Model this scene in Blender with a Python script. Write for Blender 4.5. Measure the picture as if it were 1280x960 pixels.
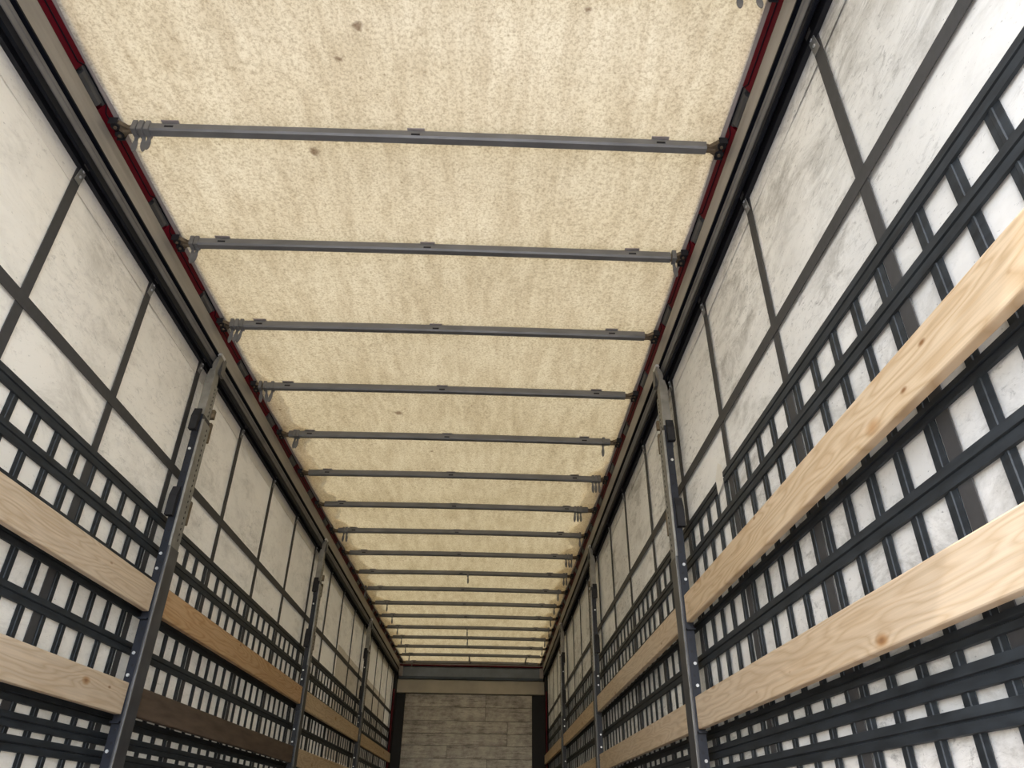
import bpy, bmesh, math, random
from mathutils import Vector, Matrix
random.seed(7)
for o in list(bpy.data.objects): bpy.data.objects.remove(o)
sc = bpy.context.scene
COL = sc.collection

# ------------------------------------------------------------------ camera
cam_d = bpy.data.cameras.new('camera')
cam_d.sensor_width = 36.0
cam_d.lens = 36.0*899.37/1280.0
cam_d.clip_start = 0.02
cam = bpy.data.objects.new('camera', cam_d); COL.objects.link(cam)
RX, RY, RZ = 0.5458, -0.0149, -0.0223
Rm = Matrix.Rotation(RZ, 3, 'Z') @ Matrix.Rotation(RX, 3, 'X') @ Matrix.Rotation(RY, 3, 'Y')
cx, cy, cz = Rm.col[0], Rm.col[1], Rm.col[2]
M3 = Matrix((cx, cz, -cy)).transposed()
cam.matrix_world = Matrix.Translation((0.3247, 0.0, 0.58)) @ M3.to_4x4()
sc.camera = cam

# ------------------------------------------------------------------ light
world = bpy.data.worlds.new('sky'); sc.world = world; world.use_nodes = True
wn = world.node_tree; wn.nodes.clear()
wo = wn.nodes.new('ShaderNodeOutputWorld'); wb = wn.nodes.new('ShaderNodeBackground')
sky = wn.nodes.new('ShaderNodeTexSky'); sky.sky_type = 'NISHITA'
sky.sun_disc = False; sky.sun_elevation = math.radians(44); sky.sun_rotation = math.radians(190)
sky.air_density = 1.0; sky.dust_density = 2.0
wb.inputs['Strength'].default_value = 0.70
wn.links.new(sky.outputs[0], wb.inputs['Color']); wn.links.new(wb.outputs[0], wo.inputs[0])
sun_d = bpy.data.lights.new('sun', 'SUN'); sun_d.energy = 3.8; sun_d.angle = math.radians(0.6)
sun_d.color = (1.0, 0.96, 0.90)
sun = bpy.data.objects.new('sun', sun_d); COL.objects.link(sun)
sun.location = (-2, -12, 14)
sun.rotation_euler = Vector((0.10, 0.72, -0.69)).to_track_quat('-Z', 'Y').to_euler()
vs = sc.view_settings
vs.view_transform = 'Standard'; vs.look = 'None'; vs.gamma = 1.0; vs.use_curve_mapping = False
vs.exposure = 0.92

# ------------------------------------------------------------------ materials
def mat(name):
    m = bpy.data.materials.new(name); m.use_nodes = True
    nt = m.node_tree; nt.nodes.clear()
    out = nt.nodes.new('ShaderNodeOutputMaterial')
    return m, nt, out
class N:
    """tiny node helper"""
    def __init__(s, nt): s.nt = nt
    def new(s, t, **kw):
        n = s.nt.nodes.new(t)
        for k, v in kw.items():
            if k.startswith('i_'):
                key = k[2:]
                n.inputs[int(key) if key.isdigit() else key.replace('_', ' ')].default_value = v
            else: setattr(n, k, v)
        return n
    def link(s, a, b): s.nt.links.new(a, b)
    def coord(s, scale=(1, 1, 1), loc=(0, 0, 0), rot=(0, 0, 0), rnd=0.0):
        tc = s.new('ShaderNodeTexCoord'); mp = s.new('ShaderNodeMapping')
        mp.inputs['Scale'].default_value = scale; mp.inputs['Location'].default_value = loc
        mp.inputs['Rotation'].default_value = rot
        if rnd:
            oi = s.new('ShaderNodeObjectInfo'); ml = s.new('ShaderNodeMath', operation='MULTIPLY'); ml.inputs[1].default_value = rnd
            s.link(oi.outputs['Random'], ml.inputs[0])
            ad = s.new('ShaderNodeVectorMath', operation='ADD')
            s.link(tc.outputs['Object'], ad.inputs[0]); s.link(ml.outputs[0], ad.inputs[1])
            s.link(ad.outputs[0], mp.inputs[0])
        else: s.link(tc.outputs['Object'], mp.inputs[0])
        return mp.outputs[0]
    def noise(s, vec, scale, detail=4, rough=0.55, dist=0.0):
        n = s.new('ShaderNodeTexNoise'); n.inputs['Scale'].default_value = scale
        n.inputs['Detail'].default_value = detail; n.inputs['Roughness'].default_value = rough
        n.inputs['Distortion'].default_value = dist
        s.link(vec, n.inputs['Vector']); return n.outputs['Fac']
    def ramp(s, fac, stops):
        r = s.new('ShaderNodeValToRGB')
        e = r.color_ramp.elements
        while len(e) > 1: e.remove(e[-1])
        e[0].position = stops[0][0]; e[0].color = (*stops[0][1], 1)
        for p, c in stops[1:]:
            k = e.new(p); k.color = (*c, 1)
        s.link(fac, r.inputs[0]); return r.outputs[0]
    def mix(s, a, b, fac=1.0, mode='MULTIPLY'):
        m = s.new('ShaderNodeMix', data_type='RGBA', blend_type=mode)
        for sock, v in ((m.inputs[6], a), (m.inputs[7], b)):
            if isinstance(v, tuple): sock.default_value = (*v, 1)
            else: s.link(v, sock)
        if isinstance(fac, (int, float)): m.inputs[0].default_value = fac
        else: s.link(fac, m.inputs[0])
        return m.outputs[2]
    def math(s, op, a, b=None):
        m = s.new('ShaderNodeMath', operation=op)
        for i, v in enumerate((a, b)):
            if v is None: continue
            if isinstance(v, (int, float)): m.inputs[i].default_value = v
            else: s.link(v, m.inputs[i])
        return m.outputs[0]
def g(v): return (v, v, v)

def principled(name, col, rough=0.6, metal=0.0, var=0.25, scale=12, spec=0.4, stretch=(1, 1, 1), bump=0.0):
    m, nt, out = mat(name); n = N(nt)
    p = n.new('ShaderNodeBsdfPrincipled'); p.inputs['Roughness'].default_value = rough
    p.inputs['Metallic'].default_value = metal; p.inputs['Specular IOR Level'].default_value = spec
    v = n.coord(stretch, rnd=11.0)
    f = n.noise(v, scale, 6)
    c = n.mix(col, n.ramp(f, [(0.3, g(1-var)), (0.7, g(1.0))]))
    n.link(c, p.inputs['Base Color'])
    if bump:
        b = n.new('ShaderNodeBump'); b.inputs['Strength'].default_value = bump; b.inputs['Distance'].default_value = 0.003
        n.link(f, b.inputs['Height']); n.link(b.outputs[0], p.inputs['Normal'])
    n.link(p.outputs[0], out.inputs[0]); return m

def tarp(name, col, translucent, build, through=None):
    m, nt, out = mat(name); n = N(nt)
    c = build(n, col)
    d = n.new('ShaderNodeBsdfDiffuse'); t = n.new('ShaderNodeBsdfTranslucent')
    n.link(c, d.inputs[0]); n.link(n.mix(c, through) if through else c, t.inputs[0])
    mx = n.new('ShaderNodeMixShader'); mx.inputs[0].default_value = translucent
    n.link(d.outputs[0], mx.inputs[1]); n.link(t.outputs[0], mx.inputs[2])
    n.link(mx.outputs[0], out.inputs[0]); return m

SPOTS = [(-0.451, 2.044, 0.017), (-0.279, 1.618, 0.01), (-0.191, 1.49, 0.014), (-0.338, 4.237, 0.022), (0.592, 1.401, 0.01)]
def roof_build(n, col):
    v = n.coord()
    big = n.ramp(n.noise(v, 1.3, 5, 0.6), [(0.3, (0.88, 0.86, 0.82)), (0.62, g(1.0))])
    streak = n.ramp(n.noise(n.coord((7, 1.2, 1)), 2.2, 6, 0.65), [(0.34, (0.82, 0.79, 0.75)), (0.6, g(1.0))])
    fine = n.ramp(n.noise(v, 85, 4, 0.8), [(0.36, (0.66, 0.63, 0.58)), (0.54, g(1.0))])
    mid = n.ramp(n.noise(n.coord((1.6, 1, 1)), 26, 8, 0.82), [(0.36, (0.78, 0.75, 0.71)), (0.50, g(1.0))])
    c = n.mix(n.mix(n.mix(n.mix(col, big), streak), fine), mid)
    vo = n.new('ShaderNodeTexVoronoi'); vo.inputs['Scale'].default_value = 2.6; n.link(v, vo.inputs['Vector'])
    spot = n.ramp(vo.outputs['Distance'], [(0.012, (0.45, 0.40, 0.35)), (0.035, g(1.0))])
    vo2 = n.new('ShaderNodeTexVoronoi'); vo2.inputs['Scale'].default_value = 11; n.link(v, vo2.inputs['Vector'])
    spot2 = n.ramp(vo2.outputs['Distance'], [(0.02, (0.62, 0.58, 0.52)), (0.07, g(1.0))])
    c = n.mix(n.mix(c, spot), spot2)
    wob = n.new('ShaderNodeVectorMath', operation='ADD'); n.link(v, wob.inputs[0])
    nz = n.new('ShaderNodeTexNoise'); nz.inputs['Scale'].default_value = 40; n.link(v, nz.inputs['Vector'])
    sc_ = n.new('ShaderNodeVectorMath', operation='SCALE'); sc_.inputs['Scale'].default_value = 0.03
    n.link(nz.outputs['Color'], sc_.inputs[0]); n.link(sc_.outputs[0], wob.inputs[1])
    for (px, py, rad) in SPOTS:          # single stains on the tarpaulin
        d = n.new('ShaderNodeVectorMath', operation='DISTANCE'); n.link(wob.outputs[0], d.inputs[0])
        d.inputs[1].default_value = (px+0.015, py+0.015, 2.905+0.015)
        c = n.mix(c, n.ramp(d.outputs['Value'], [(rad*0.6, (0.42, 0.36, 0.33)), (rad*1.5, g(1.0))]))
    return c

def sheet_build(dirt, prints):
    def f(n, col):
        v = n.coord()
        big = n.ramp(n.noise(v, 1.1, 6, 0.62), [(0.30, g(1-0.20*dirt)), (0.60, g(1.0))])
        vr = n.coord((1, 1.0, 2.6), rot=(math.radians(35), 0, 0))
        sm = n.ramp(n.noise(vr, 3.4, 9, 0.76, 0.5), [(0.36, (1-0.45*dirt, 1-0.46*dirt, 1-0.48*dirt)), (0.54, g(1.0))])
        sc1 = n.ramp(n.noise(vr, 19, 8, 0.8, 0.7), [(0.33, g(1-0.6*dirt)), (0.47, g(1.0))])
        mask = n.ramp(n.noise(v, 1.9, 4), [(0.40, g(0.0)), (0.60, g(1.0))])
        sc1 = n.mix(g(1.0), sc1, mask, 'MIX')
        sm = n.mix(g(1.0), sm, n.ramp(n.noise(n.coord(loc=(0, 3.3, 1.7)), 1.5, 4), [(0.40, g(0.15)), (0.58, g(1.0))]), 'MIX')
        sp = n.ramp(n.noise(n.coord((1, 1.0, 2.2), rot=(math.radians(48), 0, 0)), 42, 5, 0.7), [(0.29, g(1-0.65*dirt)), (0.37, g(1.0))])
        sm = n.mix(sm, sp)
        c = n.mix(n.mix(n.mix(col, big), sm), sc1)
        if prints:   # the print on the outer face of the tarpaulin shows through as a duller rectangle
            tc = n.new('ShaderNodeTexCoord'); sx = n.new('ShaderNodeSeparateXYZ'); n.link(tc.outputs['Object'], sx.inputs[0])
            y, z = sx.outputs[1], sx.outputs[2]
            msk = n.math('MULTIPLY', n.math('MULTIPLY', n.math('GREATER_THAN', y, 7.95), n.math('LESS_THAN', y, 12.0)),
                         n.math('MULTIPLY', n.math('GREATER_THAN', z, 1.1), n.math('LESS_THAN', z, 2.15)))
            c = n.mix(c, (0.68, 0.64, 0.58), msk)
        return c
    return f

def wood(name, light, dark, knots=1.0):
    m, nt, out = mat(name); n = N(nt)
    p = n.new('ShaderNodeBsdfPrincipled'); p.inputs['Roughness'].default_value = 0.55; p.inputs['Specular IOR Level'].default_value = 0.25
    # knots
    vk = n.coord((0.0, 2.6, 5.5), rnd=37.0)
    vo = n.new('ShaderNodeTexVoronoi'); vo.inputs['Scale'].default_value = 1.0; n.link(vk, vo.inputs['Vector'])
    kd = vo.outputs['Distance']
    bend = n.math('MULTIPLY', n.math('POWER', n.math('SUBTRACT', 1.0, n.math('MINIMUM', kd, 1.0)), 6.0), 2.2)
    # growth rings: level curves of a slow field across the board
    slow = n.noise(n.coord((1.0, 0.55, 5.0), rnd=23.0), 1.4, 3, 0.5)
    ring = n.math('ADD', n.math('MULTIPLY', slow, 20.0), bend)
    tri = n.math('PINGPONG', ring, 0.5)
    grain = n.ramp(tri, [(0.0, dark), (0.16, tuple((a+b)/2 for a, b in zip(light, dark))), (0.38, light)])
    fib = n.ramp(n.noise(n.coord((6, 0.9, 90), rnd=5.0), 2.0, 5, 0.6), [(0.3, g(0.84)), (0.65, g(1.0))])
    c = n.mix(grain, fib)
    tone = n.ramp(n.noise(n.coord((1, 0.8, 3), rnd=9.0), 1.1, 2), [(0.3, (0.90, 0.86, 0.80)), (0.7, g(1.0))])
    c = n.mix(c, tone)
    kn = n.ramp(kd, [(0.03*knots, (0.45, 0.29, 0.19)), (0.065*knots, (0.72, 0.55, 0.39)), (0.13*knots, g(1.0))])
    c = n.mix(c, kn)
    vs_ = n.new('ShaderNodeTexVoronoi'); vs_.inputs['Scale'].default_value = 1.0
    n.link(n.coord((0.0, 4.2, 10.0), loc=(3, 1, 4), rnd=51.0), vs_.inputs['Vector'])
    c = n.mix(c, n.ramp(vs_.outputs['Distance'], [(0.025, (0.42, 0.28, 0.18)), (0.075, g(1.0))]))
    n.link(c, p.inputs['Base Color'])
    n.link(p.outputs[0], out.inputs[0]); return m

def board_build(name):
    m, nt, out = mat(name); n = N(nt)
    p = n.new('ShaderNodeBsdfPrincipled'); p.inputs['Roughness'].default_value = 0.38; p.inputs['Specular IOR Level'].default_value = 0.4
    v = n.coord((1.0, 1.0, 5.5), rnd=3.0)
    a = n.ramp(n.noise(v, 2.2, 8, 0.75, 0.4), [(0.30, (0.42, 0.40, 0.39)), (0.44, (0.82, 0.82, 0.82)), (0.6, g(1.0))])
    b = n.ramp(n.noise(n.coord((0.6, 1, 9), rnd=8.0), 4.0, 7, 0.85), [(0.36, (0.22, 0.19, 0.17)), (0.46, g(1.0))])
    b2 = n.ramp(n.noise(n.coord((1.5, 1, 2.5), loc=(0, 0, 2)), 2.6, 6, 0.7), [(0.36, (0.45, 0.43, 0.42)), (0.58, g(1.0))])
    c = n.mix(n.mix(n.mix((0.50, 0.475, 0.44), a), b), b2)
    n.link(c, p.inputs['Base Color']); n.link(p.outputs[0], out.inputs[0]); return m

MT = dict(
    roof=tarp('roof_tarpaulin', (0.87, 0.865, 0.84), 0.106, roof_build, (1.0, 0.775, 0.40)),
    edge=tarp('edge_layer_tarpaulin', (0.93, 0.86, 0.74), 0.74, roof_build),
    sheet_r=tarp('curtain_tarpaulin_worn', (0.85, 0.845, 0.825), 0.018, sheet_build(1.0, False), (1.0, 0.85, 0.62)),
    sheet_l=tarp('curtain_tarpaulin', (0.87, 0.845, 0.795), 0.034, sheet_build(0.55, True), (1.0, 0.87, 0.66)),
    strap=principled('grey_webbing', (0.056, 0.056, 0.058), 0.7, var=0.2, scale=40),
    belt=principled('dark_belt_webbing', (0.034, 0.042, 0.051), 0.55, var=0.55, scale=9, spec=0.28, stretch=(1, 1, 5)),
    pine=wood('pine', (0.74, 0.595, 0.42), (0.60, 0.445, 0.28)),
    pine_pale=wood('pine_pale', (0.72, 0.60, 0.455), (0.61, 0.48, 0.335), 0.8),
    pine_orange=wood('pine_orange', (0.66, 0.45, 0.26), (0.54, 0.33, 0.16), 0.9),
    brown=principled('weathered_brown_wood', (0.135, 0.095, 0.068), 0.7, var=0.5, scale=5, stretch=(1, 0.8, 6)),
    alu=principled('anodised_aluminium', (0.37, 0.35, 0.32), 0.55, 0.25, var=0.25, scale=6, stretch=(1, 0.4, 4)),
    track=principled('grey_track', (0.22, 0.22, 0.225), 0.5, 0.4, var=0.3, scale=9),
    rubber_shade=principled('black_rubber_shade', (0.006, 0.008, 0.014), 0.6, var=0.3, spec=0.1),  # cable rubber; the black also paints the shade in the groove and lip
    red=principled('red_plastic', (0.11, 0.0015, 0.010), 0.5, var=0.3, scale=5, spec=0.12),
    cover=principled('grey_cover_strip', (0.33, 0.30, 0.30), 0.7, var=0.2),
    steel=principled('galvanised_steel', (0.29, 0.29, 0.28), 0.5, 0.45, var=0.35, scale=18),
    bow=principled('bow_steel', (0.20, 0.205, 0.215), 0.45, 0.3, var=0.3, scale=14, stretch=(0.5, 1, 1)),
    charcoal=principled('charcoal_paint', (0.085, 0.088, 0.095), 0.42, 0.2, var=0.45, scale=8),
    navy=principled('navy_steel', (0.010, 0.014, 0.026), 0.5, 0.1, var=0.4, scale=20),
    rust=principled('rusty_steel', (0.20, 0.155, 0.105), 0.7, 0.2, var=0.6, scale=30),
    bolt=principled('bright_bolt', (0.75, 0.77, 0.80), 0.3, 0.6, var=0.1),
    black=principled('black_recess', (0.010, 0.011, 0.016), 0.7, var=0.2),
    header=principled('blue_grey_beam', (0.17, 0.20, 0.24), 0.5, 0.2, var=0.3, scale=5),
    panel=principled('cream_panel', (0.46, 0.43, 0.37), 0.6, var=0.25, scale=3),
    board=board_build('dirty_front_board'),
    floorw=principled('floor_plywood', (0.25, 0.215, 0.18), 0.6, var=0.4, scale=4),
    ground=principled('yard_concrete', (0.36, 0.35, 0.33), 0.9, var=0.2, scale=2),
    patch=tarp('repair_patch_white', (0.80, 0.78, 0.72), 0.05, sheet_build(0.6, False)),
)

# ------------------------------------------------------------------ mesh helpers
class MB:
    def __init__(s): s.bm = bmesh.new()
    def box(s, x0, x1, y0, y1, z0, z1, bev=0.0):
        bm = s.bm
        vs = [bm.verts.new(p) for p in ((x0,y0,z0),(x1,y0,z0),(x1,y1,z0),(x0,y1,z0),(x0,y0,z1),(x1,y0,z1),(x1,y1,z1),(x0,y1,z1))]
        fs = [bm.faces.new([vs[i] for i in q]) for q in ((3,2,1,0),(4,5,6,7),(0,1,5,4),(1,2,6,5),(2,3,7,6),(3,0,4,7))]
        if bev:
            es = {e for f in fs for e in f.edges}
            bmesh.ops.bevel(bm, geom=list(es), offset=bev, segments=2, affect='EDGES', profile=0.5)
        return s
    def prism(s, prof, a0, a1, axis='y'):
        """extrude a closed 2-D profile along an axis; profile is (x,z) for y, (y,x) for z, (y,z) for x"""
        def P(p, t):
            return {'y': (p[0], t, p[1]), 'z': (p[1], p[0], t), 'x': (t, p[0], p[1])}[axis]
        bm = s.bm
        A = [bm.verts.new(P(p, a0)) for p in prof]; B = [bm.verts.new(P(p, a1)) for p in prof]
        k = len(prof)
        for i in range(k): bm.faces.new((A[i], A[(i+1) % k], B[(i+1) % k], B[i]))
        bm.faces.new(A); bm.faces.new(list(reversed(B))); return s
    def cyl(s, c, r, h, axis='z', seg=12):
        c = Vector(c); bm = s.bm
        rot = {'z': Matrix.Identity(3), 'x': Matrix.Rotation(math.pi/2, 3, 'Y'), 'y': Matrix.Rotation(math.pi/2, 3, 'X')}[axis]
        A = []; B = []
        for i in range(seg):
            a = 2*math.pi*i/seg
            d = Vector((r*math.cos(a), r*math.sin(a), 0))
            A.append(bm.verts.new(c + rot @ (d+Vector((0, 0, -h/2))))); B.append(bm.verts.new(c + rot @ (d+Vector((0, 0, h/2)))))
        for i in range(seg): bm.faces.new((A[i], A[(i+1) % seg], B[(i+1) % seg], B[i]))
        bm.faces.new(list(reversed(A))); bm.faces.new(B); return s
    def tube(s, pts, r, seg=6):
        bm = s.bm; rings = []
        pts = [Vector(p) for p in pts]
        for i, p in enumerate(pts):
            d = (pts[min(i+1, len(pts)-1)] - pts[max(i-1, 0)]).normalized()
            u = d.cross(Vector((0.31, 0.17, 0.93))).normalized(); w = d.cross(u)
            rings.append([bm.verts.new(p + r*(math.cos(2*math.pi*k/seg)*u + math.sin(2*math.pi*k/seg)*w)) for k in range(seg)])
        for a, b in zip(rings, rings[1:]):
            for k in range(seg): bm.faces.new((a[k], a[(k+1) % seg], b[(k+1) % seg], b[k]))
        bm.faces.new(list(reversed(rings[0]))); bm.faces.new(rings[-1]); return s
    def mesh(s, name, m, smooth=False):
        bmesh.ops.recalc_face_normals(s.bm, faces=s.bm.faces)
        me = bpy.data.meshes.new(name); s.bm.to_mesh(me); s.bm.free(); me.materials.append(MT[m])
        if smooth:
            for p in me.polygons: p.use_smooth = True
        return me
    def build(s, name, m, parent=None, smooth=False): return link(name, s.mesh(name, m, smooth), parent)
def link(name, me, parent=None, loc=None):
    o = bpy.data.objects.new(name, me); COL.objects.link(o)
    if parent: o.parent = parent
    if loc: o.location = loc
    return o
def empty(name, loc=(0, 0, 0)):
    o = bpy.data.objects.new(name, None); COL.objects.link(o); o.location = loc; o.empty_display_size = 0.1; return o
def tag(o, label=None, cat=None, group=None, kind=None):
    if label: o['label'] = label
    if cat: o['category'] = cat
    if group: o['group'] = group
    if kind: o['kind'] = kind
    return o
def mirror(prof, sd): return [(sd*x, z) for x, z in prof]

YR, YF = -0.62, 13.0          # rear opening, front wall
Y0, DY = 1.9153, 0.644        # first bow in view, spacing
# ------------------------------------------------------------------ ground and floor
gm = MB().box(-40, 40, -40, 50, -1.30, -1.22).build('ground', 'ground'); tag(gm, 'grey concrete yard under and behind the trailer', 'ground', kind='structure')
fl = empty('floor'); tag(fl, 'brown plywood trailer floor', 'floor', kind='structure')
pm = MB().box(-0.308, 0.308, 0.0, 2.265, -0.03, 0.0).mesh('floor_panel', 'floorw')
for ix in range(4):
    for iy in range(6): link('floor_panel', pm, fl, ((ix-1.5)*0.62, YR + iy*2.27, 0))
MB().box(-1.27, 1.27, YR, YF, -0.16, -0.032).build('chassis_deck', 'charcoal', fl)

# ------------------------------------------------------------------ roof tarpaulin
def build_roof():
    nx, ny = 24, 170
    bm = bmesh.new(); rows = []
    for j in range(ny+1):
        y = YR + (YF-YR)*j/ny
        ph = ((y - Y0)/DY) % 1.0
        row = []
        for i in range(nx+1):
            x = -1.205 + 2.41*i/nx
            z = 2.898 + 0.012*(1-(x/1.2)**2) - 0.006*math.sin(math.pi*ph) + 0.0022*math.sin(x*9+y*2.3)*math.sin(math.pi*ph)
            row.append(bm.verts.new((x, y, z)))
        rows.append(row)
    for a, b in zip(rows, rows[1:]):
        for i in range(nx): bm.faces.new((a[i], b[i], b[i+1], a[i+1]))
    me = bpy.data.meshes.new('ceiling'); bm.to_mesh(me); bm.free(); me.materials.append(MT['roof'])
    for p in me.polygons: p.use_smooth = True
    return link('ceiling', me)
RF = tag(build_roof(), 'sunlit cream translucent tarpaulin roof with dirt mottling', 'roof', kind='structure')

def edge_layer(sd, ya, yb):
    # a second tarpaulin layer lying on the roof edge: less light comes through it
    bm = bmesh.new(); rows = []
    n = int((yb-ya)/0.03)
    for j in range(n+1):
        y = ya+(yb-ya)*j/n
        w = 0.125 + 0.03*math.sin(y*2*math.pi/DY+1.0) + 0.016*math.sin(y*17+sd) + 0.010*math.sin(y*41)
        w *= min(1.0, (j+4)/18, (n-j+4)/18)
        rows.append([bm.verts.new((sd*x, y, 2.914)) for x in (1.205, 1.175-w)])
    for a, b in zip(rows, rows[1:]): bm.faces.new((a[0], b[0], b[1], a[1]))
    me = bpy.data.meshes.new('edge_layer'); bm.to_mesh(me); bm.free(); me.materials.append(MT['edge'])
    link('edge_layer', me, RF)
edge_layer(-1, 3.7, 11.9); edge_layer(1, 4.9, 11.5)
# ------------------------------------------------------------------ roof rails
def rail(sd, idx):
    side = 'left' if sd < 0 else 'right'
    root = empty('trim_%d' % idx); tag(root, 'long aluminium roof rail with red strip along the %s wall' % side, 'roof rail', kind='structure')
    A, B = YR, YF+0.028
    MB().prism(mirror([(1.211, 2.752), (1.207, 2.800), (1.210, 2.846), (1.225, 2.850), (1.30, 2.85), (1.30, 2.752)], sd), A, B).build('rail_face', 'alu', root)
    MB().prism(mirror([(1.222, 2.735), (1.2225, 2.722), (1.2265, 2.719), (1.231, 2.704), (1.236, 2.701), (1.262, 2.703), (1.262, 2.735)], sd), A, B).build('curtain_track', 'track', root)
    MB().prism(mirror([(1.2105, 2.743), (1.2105, 2.7515), (1.262, 2.7515), (1.262, 2.743)], sd), A, B).build('groove_shade', 'rubber_shade', root)  # black strip painted in as the shade of the groove
    MB().prism(mirror([(1.233, 2.700), (1.2225, 2.655), (1.2255, 2.650), (1.236, 2.652), (1.262, 2.700)], sd), A, B).build('shaded_rubber_lip', 'rubber_shade', root)  # rubber lip, with the shadow under the track put into its colour
    MB().prism(mirror([(1.262, 2.66), (1.262, 2.752), (1.30, 2.752), (1.30, 2.66)], sd), A, B).build('track_back', 'black', root)
    MB().prism(mirror([(1.30, 2.60), (1.30, 2.95), (1.315, 2.95), (1.315, 2.60)], sd), A, B).build('outer_skirt', 'alu', root)
    MB().prism(mirror([(1.187, 2.887), (1.171, 2.900), (1.172, 2.903), (1.215, 2.906), (1.215, 2.89)], sd), A, B).build('cover_strip', 'cover', root)
    MB().prism(mirror([(1.170, 2.918), (1.170, 2.93), (1.315, 2.95), (1.315, 2.935)], sd), A, B).build('outer_flashing', 'alu', root)
    MB().prism(mirror([(1.232, 2.850), (1.232, 2.90), (1.30, 2.90), (1.30, 2.85)], sd), A, B).build('inner_web', 'black', root)
    # red strip pieces with a grey bracket between them
    rp = MB().prism(mirror([(1.2095, 2.848), (1.1885, 2.886), (1.214, 2.889), (1.230, 2.851)], sd), 0.0, DY-0.17).mesh('red_strip', 'red')
    bk = MB().prism(mirror([(1.208, 2.847), (1.200, 2.858), (1.197, 2.872), (1.215, 2.886), (1.230, 2.851)], sd), 0.0, 0.135)
    bk.prism(mirror([(1.1985, 2.872), (1.1905, 2.886), (1.214, 2.888), (1.22, 2.872)], sd), -0.018, 0.158)
    bk = bk.mesh('strip_bracket', 'charcoal')
    k = 0; y = Y0 - DY*4 + 0.40
    cable = []
    while y < YF-0.1:
        if y+DY < YF: link('red_strip', rp, root, (0, y+0.155, 0))
        if y > YR: link('strip_bracket', bk, root, (0, y+0.004, 0))
        cable += [(sd*1.1985, y-0.035, 2.8665), (sd*1.190, y-0.01, 2.8815), (sd*1.190, y+0.16, 2.8815), (sd*1.1985, y+0.185, 2.8665)]
        y += DY
    cable = [c for c in cable if YR < c[1] < YF-0.1]
    MB().tube(cable, 0.0028, 5).build('cable', 'rubber_shade', root)
    return root
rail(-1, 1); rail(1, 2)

# ------------------------------------------------------------------ front wall
fw = empty('wall_front', (0, 0, 0)); tag(fw, 'dirty grey boarded front wall at the far end', 'wall', kind='structure')
MB().box(-1.31, 1.31, 13.03, 13.06, -0.1, 2.95).build('back_sheet', 'black', fw)
zr = [2.378, 2.180, 1.974, 1.785, 1.609, 1.42, 1.23, 1.04, 0.85, 0.66, 0.47, 0.28, 0.09, 0.0]
splits = [0.2545, 0.2545, 0.62, 0.62, -0.35, 0.30, -0.5, 0.45, 0.1, -0.3, 0.5, 0.2, -0.1]
for i in range(len(zr)-1):
    h = zr[i]-zr[i+1]
    for a, b in ((-1.087, splits[i]), (splits[i], 1.028)):
        mb = MB().box(-(b-a)/2+0.0025, (b-a)/2-0.0025, -0.012, 0.012, -h/2+0.0025, h/2-0.0025, 0.002)
        mb.build('front_board', 'board', fw).location = ((a+b)/2, 13.012 + random.uniform(-0.002, 0.002), (zr[i]+zr[i+1])/2)
MB().box(-1.235, 1.235, 12.955, 13.02, 2.384, 2.597, 0.012).build('header_panel', 'panel', fw)
hb = MB().prism([(12.93, 2.604), (12.90, 2.64), (12.90, 2.775), (12.93, 2.80), (13.02, 2.80), (13.02, 2.604)], -1.215, 1.215, 'x').build('header_beam', 'header', fw)
MB().box(-1.215, 1.215, 12.90, 13.02, 2.803, 2.822).build('header_edge', 'red', fw)
MB().box(-1.215, 1.215, 12.995, 13.025, 2.822, 2.93).build('header_top', 'cover', fw)
for sd in (-1, 1):
    a, b = (-1.27, -1.09) if sd < 0 else (1.03, 1.27)
    MB().box(a, b, 12.99, 13.025, 0, 2.382).build('corner_recess', 'black', fw)
    c = 1.245*sd
    MB().box(c-0.007, c+0.007, 12.66, 12.79, 0.0, 2.40).build('red_edge_strip', 'red', fw)
    MB().box(min(1.235*sd, 1.31*sd), max(1.235*sd, 1.31*sd), 12.80, 13.03, 0.0, 2.66).build('corner_pillar', 'black', fw)
    MB().box(min(1.15*sd, 1.215*sd), max(1.15*sd, 1.215*sd), 12.86, 12.90, 2.63, 2.79, 0.006).build('corner_plate', 'cover', fw)

# ------------------------------------------------------------------ side curtains
SX = 1.285
WIDE = {-1: [-0.06, 0.61, 1.29, 1.96, 2.635, 3.30, 4.07, 4.855, 5.59, 6.35, 7.117, 7.84, 8.62, 9.36, 10.03, 10.70, 11.30, 11.98, 12.62],
        1: [-0.05, 0.64, 1.325, 2.005, 2.665, 3.36, 4.15, 4.945, 5.664, 6.43, 7.18, 7.93, 8.67, 9.47, 10.18, 10.92, 11.65, 12.38]}
OFF = {-1: {2.635: 0.10}, 1: {1.325: 0.14}}
ROWS = {-1: [(1.767, 1.678), (1.624, 1.535), (1.482, 1.393), (1.342, 1.237), (1.185, 1.080), (1.028, 0.950), (0.900, 0.873), (0.825, 0.807), (0.756, 0.650)],
        1: [(1.786, 1.690), (1.636, 1.541), (1.488, 1.379), (1.340, 1.234), (1.180, 1.075), (1.025, 0.926), (0.887, 0.861), (0.810, 0.786), (0.736, 0.632)]}
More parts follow.
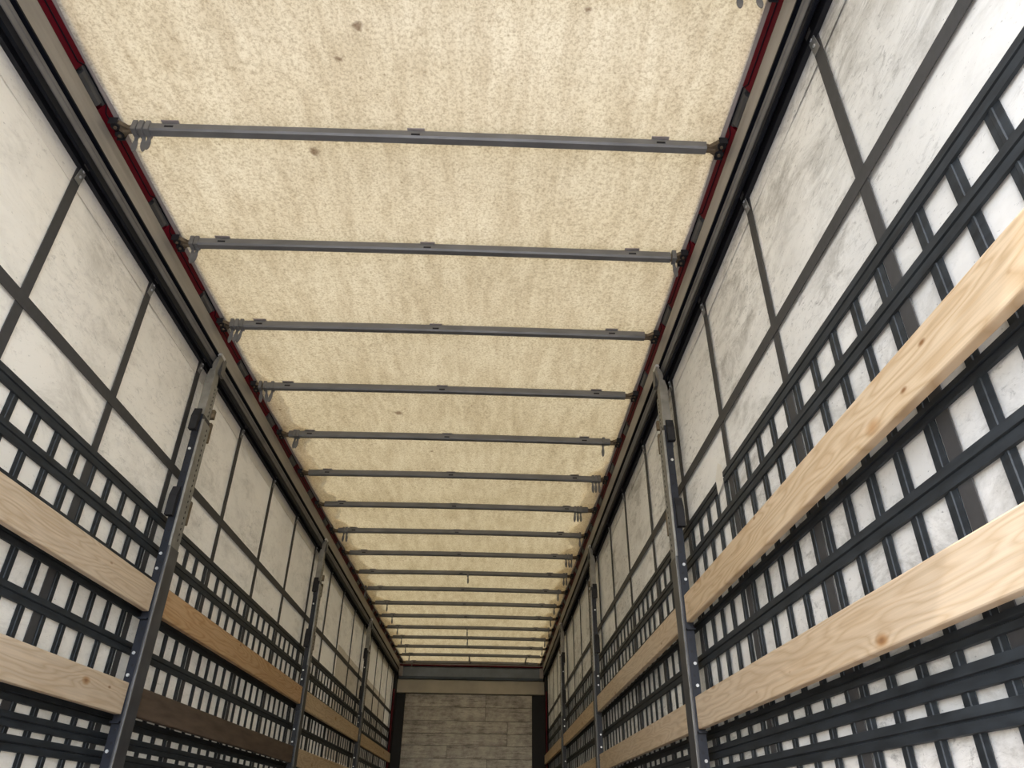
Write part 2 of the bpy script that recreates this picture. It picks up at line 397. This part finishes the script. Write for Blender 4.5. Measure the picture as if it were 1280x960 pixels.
def curtain(sd):
    side = 'left' if sd < 0 else 'right'
    root = empty('side_curtain', (sd*SX, 6.2, 0.0))
    tag(root, ('off-white tarpaulin side curtain with grey strap lattice hanging along the left wall' if sd < 0 else
               'scuffed white tarpaulin side curtain with dark strap lattice hanging along the right wall'), 'curtain', 'tarpaulin side curtains')
    loc = (-sd*SX, -6.2, 0.0)       # keeps part meshes in world coordinates
    def put(o): o.location = loc; return o
    A, B = YR, YF-0.03
    # sheet with gentle waves
    bm = bmesh.new(); rows = []
    ny, nz = 150, 24
    for j in range(ny+1):
        y = A+(B-A)*j/ny; row = []
        for i in range(nz+1):
            z = -0.05 + 2.80*i/nz
            x = sd*(SX + 0.0016*math.sin(y*4.1+z*1.3) + 0.0012*math.sin(y*9.7-z*2.2))
            row.append(bm.verts.new((x, y, z)))
        rows.append(row)
    for a, b in zip(rows, rows[1:]):
        for i in range(nz): bm.faces.new((a[i], b[i], b[i+1], a[i+1]))
    me = bpy.data.meshes.new('sheet'); bm.to_mesh(me); bm.free(); me.materials.append(MT['sheet_l' if sd < 0 else 'sheet_r'])
    for p in me.polygons: p.use_smooth = True
    put(link('sheet', me, root))
    # top hem: a doubled edge
    x0, x1 = sorted((sd*(SX-0.0045), sd*(SX-0.003)))
    put(MB().box(x0, x1, A, B, 2.585, 2.745).build('hem', 'sheet_l' if sd < 0 else 'sheet_r', root))
    # wide vertical straps with a riveted plate at the top
    inn = lambda d: sd*(SX-d)
    x0, x1 = sorted((inn(0.0085), inn(0.0055)))
    wm = MB().box(x0, x1, -0.0235, 0.0235, -0.03, 2.66).mesh('vertical_strap', 'strap')
    pl = MB()
    xs = sorted((inn(0.020), inn(0.009))); 
    pr = [(inn(0.0092), 2.605), (inn(0.0122), 2.605), (inn(0.026), 2.70), (inn(0.023), 2.70)]
    pl.prism(pr, -0.017, 0.017)
    plm = pl.mesh('buckle_plate', 'steel')
    rv = MB()
    for zz, dd in ((2.632, 0.0165), (2.66, 0.0206)): rv.cyl((inn(dd), 0, zz), 0.006, 0.004, 'x', 8)
    rvm = rv.mesh('rivets', 'bolt')
    for y in WIDE[sd]:
        st = link('vertical_strap', wm, root, (-sd*SX, y-6.2, 0))
        bp = link('buckle_plate', plm, st); tag(link('rivets', rvm, st), kind='stuff')
    # narrow straps of the lattice, each folded to a raised ridge
    top = ROWS[sd][0][0]+0.03
    pf = [(-0.0235, 0.0055), (-0.0235, 0.0075), (-0.006, 0.0083), (-0.004, 0.0108), (0.005, 0.0102), (0.007, 0.0083), (0.0235, 0.0075), (0.0235, 0.0055)]
    nm = MB().prism([(y, inn(d)) for y, d in pf], 0.12, top, 'z').mesh('lattice_strap', 'belt')
    W = WIDE[sd]
    cs = []
    for i in range(len(W)):
        s1 = W[i]; s0 = W[i-1] if i else s1-0.68
        c = s1 - OFF[sd].get(s1, 0.057)
        while c > s0 + 0.03:
            cs.append(c); c -= 0.1425
    c = W[-1]+0.12
    while c < B-0.03: cs.append(c); c += 0.1425
    for c in cs:
        if c > A+0.03: link('lattice_strap', nm, root, (-sd*SX, c-6.2, 0))
    # horizontal belts: two welts with a recessed seam between them
    def belt(z0, z1, d=0.0145, seam=True, m='belt', name='horizontal_belt'):
        zm = (z0+z1)/2
        if seam:
            pf = [(inn(0.007), z0), (inn(d), z0+0.002), (inn(d+0.001), zm-0.004), (inn(d-0.004), zm-0.0015), (inn(d-0.004), zm+0.0015), (inn(d+0.001), zm+0.004), (inn(d), z1-0.002), (inn(0.007), z1)]
        else:
            pf = [(inn(0.0085), z0), (inn(d), z0+0.001), (inn(d), z1-0.001), (inn(0.0085), z1)]
        put(MB().prism(pf, A, B).build(name, m, root))
    belt(2.029, 2.077, 0.011, False, 'strap', 'upper_belt')
    R = ROWS[sd]
    if sd < 0: belt(R[0][0], R[0][0]+0.056)
    else:      # the top belt on this side is torn through beside a white repair patch
        z0, z1 = R[0][0], R[0][0]+0.054
        for a, b in ((A, 2.735), (2.835, B)):
            zm = (z0+z1)/2; d = 0.0145
            pf = [(inn(0.007), z0), (inn(d), z0+0.002), (inn(d+0.001), zm-0.004), (inn(d-0.004), zm-0.0015), (inn(d-0.004), zm+0.0015), (inn(d+0.001), zm+0.004), (inn(d), z1-0.002), (inn(0.007), z1)]
            put(MB().prism(pf, a, b).build('horizontal_belt', 'belt', root))
        put(MB().prism([(2.738, 1.80), (2.832, 1.776), (2.838, 1.85), (2.78, 1.90), (2.735, 1.87)], inn(0.0135), inn(0.0125), 'x').build('repair_patch', 'patch', root))
    for (a, b), (c, d) in zip(R, R[1:]): belt(c, b)
    belt(0.53, R[-1][1]); belt(0.40, 0.455); belt(0.27, 0.325); belt(0.06, 0.16)
    return root
curtain(-1); curtain(1)

# ------------------------------------------------------------------ posts
ORD = ['nearest', 'middle', 'farthest']
def post(sd, y, k):
    side = 'left' if sd < 0 else 'right'
    root = empty('curtain_post', (sd*1.22, y, 0.0))
    tag(root, '%s tall grey curtain post on the %s wall' % (ORD[k], side), 'post', 'sliding curtain posts')
    W_ = 0.055
    X = lambda x: sd*(x-1.22)
    def bx(mb, x0, x1, y0, y1, z0, z1, bev=0): a, b = sorted((X(x0), X(x1))); return mb.box(a, b, y0, y1, z0, z1, bev)
    bx(MB(), 1.182, 1.194, -W_, W_, 0.0, 1.66, 0.003).build('lower_face', 'charcoal', root)
    we = MB(); bx(we, 1.1808, 1.1822, -W_+0.002, -W_+0.009, 0.0, 1.66); we.build('edge_highlight', 'steel', root)  # pale strip laid on as the bright highlight of the near edge
    bd = bx(MB(), 1.195, 1.232, -W_+0.006, W_-0.006, 0.0, 2.36).build('channel_body', 'navy', root)
    dots = MB()
    for i in range(46): dots.cyl((X(1.210), -W_+0.0055, 0.08+i*0.05), 0.006, 0.002, 'y', 8)
    tag(dots.build('channel_holes', 'black', bd), kind='stuff')
    for zz in (0.55, 0.80, 1.09, 1.18, 1.55, 1.62, 1.92, 2.16, 2.28): MB().cyl((X(1.218), -W_+0.004, zz), 0.007, 0.006, 'y', 8).build('bolt', 'bolt', root)
    up = bx(MB(), 1.186, 1.196, -W_+0.004, W_-0.004, 1.661, 2.33, 0.002).build('upper_face', 'steel', root)
    fl_ = MB()
    bx(fl_, 1.1835, 1.1865, -W_+0.004, -W_+0.012, 1.661, 2.33); fl_.build('bright_edge', 'steel', up)
    slots = MB()
    for i in range(22): bx(slots, 1.1845, 1.1875, 0.012, 0.018, 1.70+i*0.028, 1.711+i*0.028)
    tag(slots.build('perforation_slots', 'black', up), kind='stuff')
    ts = bx(MB(), 1.196, 1.240, -W_+0.014, W_-0.010, 2.24, 2.565, 0.003).build('telescopic_section', 'steel', root)
    slots = MB()
    for i in range(9): bx(slots, 1.1945, 1.1965, 0.008, 0.014, 2.35+i*0.023, 2.359+i*0.023)
    tag(slots.build('perforation_slots', 'black', ts), kind='stuff')
    # latch blocks on the near edge, stop tabs on the far edge
    for z0, z1 in ((2.26, 2.385), (1.80, 1.95)):
        mb = MB().prism([(-W_-0.024, z0), (-W_-0.024, z1-0.05), (-W_-0.006, z1), (-W_+0.004, z1), (-W_+0.004, z0)], min(X(1.205), X(1.242)), max(X(1.205), X(1.242)), 'x')
        mb.build('latch_block', 'black', root)
    for z0, z1 in ((2.25, 2.36), (2.39, 2.44), (1.80, 1.92)):
        bx(MB(), 1.186, 1.212, W_-0.004, W_+0.021, z0, z1).build('stop_tab', 'rust', root)
    # head: bent arm reaching inwards to the roller in the track
    MB().prism([(X(1.199), 2.55), (X(1.243), 2.55), (X(1.243), 2.60), (X(1.222), 2.70), (X(1.205), 2.735), (X(1.192), 2.735), (X(1.205), 2.65), (X(1.199), 2.60)], -0.030, 0.030).build('head_arm', 'steel', root)
    hd = MB().prism([(X(1.188), 2.64), (X(1.205), 2.64), (X(1.207), 2.745), (X(1.194), 2.75)], 0.012, 0.062).build('head_hook', 'charcoal', root)
    MB().cyl((X(1.201), 0.0, 2.742), 0.013, 0.05, 'y', 10).build('roller', 'bolt', root)
    # pockets that hold the slats
    pk = MB()
    for s2 in (-1, 1):
        for z0 in (1.328, 0.911):
            a, b = sorted((s2*(W_-0.006), s2*(W_+0.012)))
            bx(MB(), 1.196, 1.2335, a, b, z0-0.008, z0).build('slat_pocket', 'navy', root)
    pk.bm.free()
    return root
PY = {-1: [3.357, 6.385, 9.405], 1: [3.352, 6.40, 9.43]}
for sd in (-1, 1):
    for k, y in enumerate(PY[sd]): post(sd, y, k)

# ------------------------------------------------------------------ slats
def slat(sd, y0, y1, z0, z1, m, label, tilt=0.0):
    L = y1-y0
    mb = MB().box(-0.014, 0.014, -L/2, L/2, -(z1-z0)/2, (z1-z0)/2, 0.004)
    o = mb.build('wooden_slat', m); o.location = (sd*1.2145, (y0+y1)/2, (z0+z1)/2)
    o.rotation_euler = (tilt, 0, 0)
    return tag(o, label, 'slat', 'wooden side slats')
DP = [('nearest', 'between the camera and the nearest'), ('second', ''), ('third', ''), ('last', '')]
def bays(sd):
    P = PY[sd]; e = 0.052
    return [(-0.15, P[0]-e), (P[0]+e, P[1]-e), (P[1]+e, P[2]-e), (P[2]+e, 12.60)]
BL, BR = bays(-1), bays(1)
slat(-1, *BL[0], 1.355, 1.482, 'pine_pale', 'upper pale pine slat left of the nearest left post')
slat(-1, *BL[0], 0.936, 1.060, 'pine_pale', 'lower pale pine slat left of the nearest left post')
slat(-1, *BL[1], 1.364, 1.492, 'pine_orange', 'orange pine slat between the nearest and middle left posts')
slat(-1, *BL[1], 0.944, 1.060, 'brown', 'dark brown weathered slat on the left wall')
slat(-1, *BL[2], 1.345, 1.486, 'pine', 'upper pine slat between the middle and farthest left posts')
slat(-1, *BL[2], 0.930, 1.058, 'pine', 'lower pine slat between the middle and farthest left posts')
slat(-1, *BL[3], 1.330, 1.456, 'pine', 'upper pine slat beyond the farthest left post')
slat(-1, *BL[3], 0.920, 1.045, 'pine', 'lower pine slat beyond the farthest left post')
slat(1, *BR[0], 1.353, 1.475, 'pine', 'upper large pine slat with knots right of the nearest right post')
slat(1, *BR[0], 0.918, 1.045, 'pine_pale', 'lower large pine slat with small knots right of the nearest right post')
slat(1, *BR[1], 1.344, 1.463, 'pine_pale', 'upper pine slat between the nearest and middle right posts')
slat(1, *BR[1], 0.918, 1.040, 'pine_pale', 'lower pine slat between the nearest and middle right posts')
slat(1, *BR[2], 1.338, 1.464, 'pine', 'upper pine slat between the middle and farthest right posts')
slat(1, *BR[2], 0.915, 1.040, 'pine', 'lower pine slat between the middle and farthest right posts')
slat(1, *BR[3], 1.338, 1.462, 'pine', 'upper pine slat beyond the farthest right post')
slat(1, *BR[3], 0.915, 1.040, 'pine', 'lower pine slat beyond the farthest right post')

# ------------------------------------------------------------------ roof bows
PEND = {0: [1.06, 1.115], 1: [-1.104, -1.08, -1.055], 2: [-1.109, -1.087, 1.132], 3: [-1.118, -1.092, -1.066], 4: [-1.139, -1.11, -1.065], 5: [-1.074, -1.052, 1.069],
        6: [1.077, 1.102, 1.127], 7: [1.008, 1.032, 1.056], 8: [-1.063, -1.037, 1.12], 9: [1.051, 1.079, 1.107], 10: [0.052, 1.09, 1.116],
        11: [-1.141, 1.084], 12: [-0.969, 1.09], 13: [-0.982, 1.089], 14: [-0.977, -0.016, 1.116], 15: [-0.987, -0.025, 1.104], 16: [-0.994, 1.108], 17: [-0.992, -0.029], 18: [-1.007]}
NUM = ['', 'first', 'second', 'third', 'fourth', 'fifth', 'sixth', 'seventh', 'eighth', 'ninth', 'tenth', 'eleventh', 'twelfth', 'thirteenth', 'fourteenth', 'fifteenth', 'sixteenth', 'seventeenth', 'eighteenth']
ZB = 2.853
def bow_mesh():
    bm = bmesh.new(); rings = []
    pf = [(-0.020, -0.013), (-0.014, -0.021), (0.014, -0.021), (0.020, -0.013), (0.020, 0.013), (0.014, 0.021), (-0.014, 0.021), (-0.020, 0.013)]
    for i in range(25):
        x = -1.115 + 2.23*i/24
        dz = 0.007*(1-(x/1.115)**2)
        rings.append([bm.verts.new((x, a, b+dz)) for a, b in pf])
    for a, b in zip(rings, rings[1:]):
        for k in range(8): bm.faces.new((a[k], a[(k+1) % 8], b[(k+1) % 8], b[k]))
    bm.faces.new(rings[0]); bm.faces.new(rings[-1])
    bmesh.ops.recalc_face_normals(bm, faces=bm.faces)
    me = bpy.data.meshes.new('tube'); bm.to_mesh(me); bm.free(); me.materials.append(MT['bow']); return me
BM = bow_mesh()
def end_mesh(sd):
    mb = MB()
    mb.prism([(-0.017, 1.10*sd), (0.017, 1.10*sd), (0.012, 1.130*sd), (0.030, 1.156*sd), (0.030, 1.166*sd), (-0.034, 1.166*sd), (-0.034, 1.156*sd), (-0.012, 1.130*sd)], -0.010, 0.008, 'z')
    a, b = sorted((sd*1.10, sd*1.150))
    mb.box(a, b, -0.006, 0.006, -0.020, -0.008)
    return mb.mesh('end_bracket', 'rust')
EM = {-1: end_mesh(-1), 1: end_mesh(1)}
RM = MB().cyl((0, 0, 0), 0.017, 0.020, 'z', 10).mesh('end_roller', 'black')
PM = MB().cyl((0, 0, 0), 0.006, 0.008, 'z', 8).mesh('roller_pin', 'rust')
CM = MB().box(-0.016, 0.016, -0.002, 0.002, -0.016, 0.016).mesh('roller_cheek', 'black')
TB = MB().box(-0.034, 0.034, -0.028, 0.010, 0.019, 0.0225).mesh('tarp_tab', 'cover')
SL = MB().box(-0.017, 0.017, -0.0212, -0.0195, -0.007, 0.002).mesh('tab_slot', 'black')
CL = MB().box(-0.010, 0.010, -0.0245, 0.0245, -0.0255, 0.0255, 0.003).mesh('clip', 'bow')
def tongue():
    mb = MB(); pts = []
    for i in range(14):
        a = 2*math.pi*i/14; pts.append((0.0105*math.cos(a), -0.070+0.034*math.sin(a)))
    mb.prism(pts, 0.016, 0.020)
    mb.box(-0.006, 0.006, 0.014, 0.022, -0.045, -0.020)
    return mb.mesh('hanging_tongue', 'bow')
TG = tongue()
for i in range(-2, 19):
    y = Y0 + (i-1)*DY
    if y < YR+0.05: continue
    root = empty('roof_bow', (0, y, ZB))
    if i < 1: lab = {0: 'grey roof bow just above the top edge of the photo', -1: 'grey roof bow overhead behind the photo\'s top edge', -2: 'rearmost grey roof bow above the open rear end'}[i]
    else:
        p = [x for x in PEND.get(i, [])]
        lab = '%s grey tubular roof bow counted from the rear opening end in view' % NUM[i]
        nl = len([x for x in p if x < -0.5]); nr = len([x for x in p if x > 0.5])
        if i == 18: lab = 'last grey tubular roof bow, against the front wall header'
        elif i == 1: lab = 'nearest grey tubular roof bow with three tongues at its left end'
        else: lab = '%s nearest grey tubular roof bow under the cream roof' % NUM[i]
    tag(root, lab, 'roof bow', 'sliding roof bows')
    link('tube', BM, root)
    for sd in (-1, 1):
        e = link('end_bracket', EM[sd], root)
        for yy in (-0.022, 0.018):
            link('end_roller', RM, e, (sd*1.172, yy, -0.006)); link('roller_pin', PM, e, (sd*1.170, yy, -0.019))
        for yy in (-0.042, 0.038): link('roller_cheek', CM, e, (sd*1.174, yy, -0.004))
    for x in (-0.972, -0.022, 0.935):
        t = link('tarp_tab', TB, root, (x, 0, 0.004)); link('tab_slot', SL, t, (0, 0, -0.002))
    for x in PEND.get(i, []):
        c = link('clip', CL, root, (x, 0, 0.001)); t = link('hanging_tongue', TG, c)
        t.rotation_euler = (random.uniform(-0.12, 0.12), random.uniform(-0.22, 0.22)*(1 if i < 6 else 0.3), 0)
    if i == 17:
        for x in (-0.029, 0.90): MB().tube([(x, 0.0, 0.0), (x, DY-0.02, 0.004)], 0.012, 8).build('tie_rod', 'bow', root)
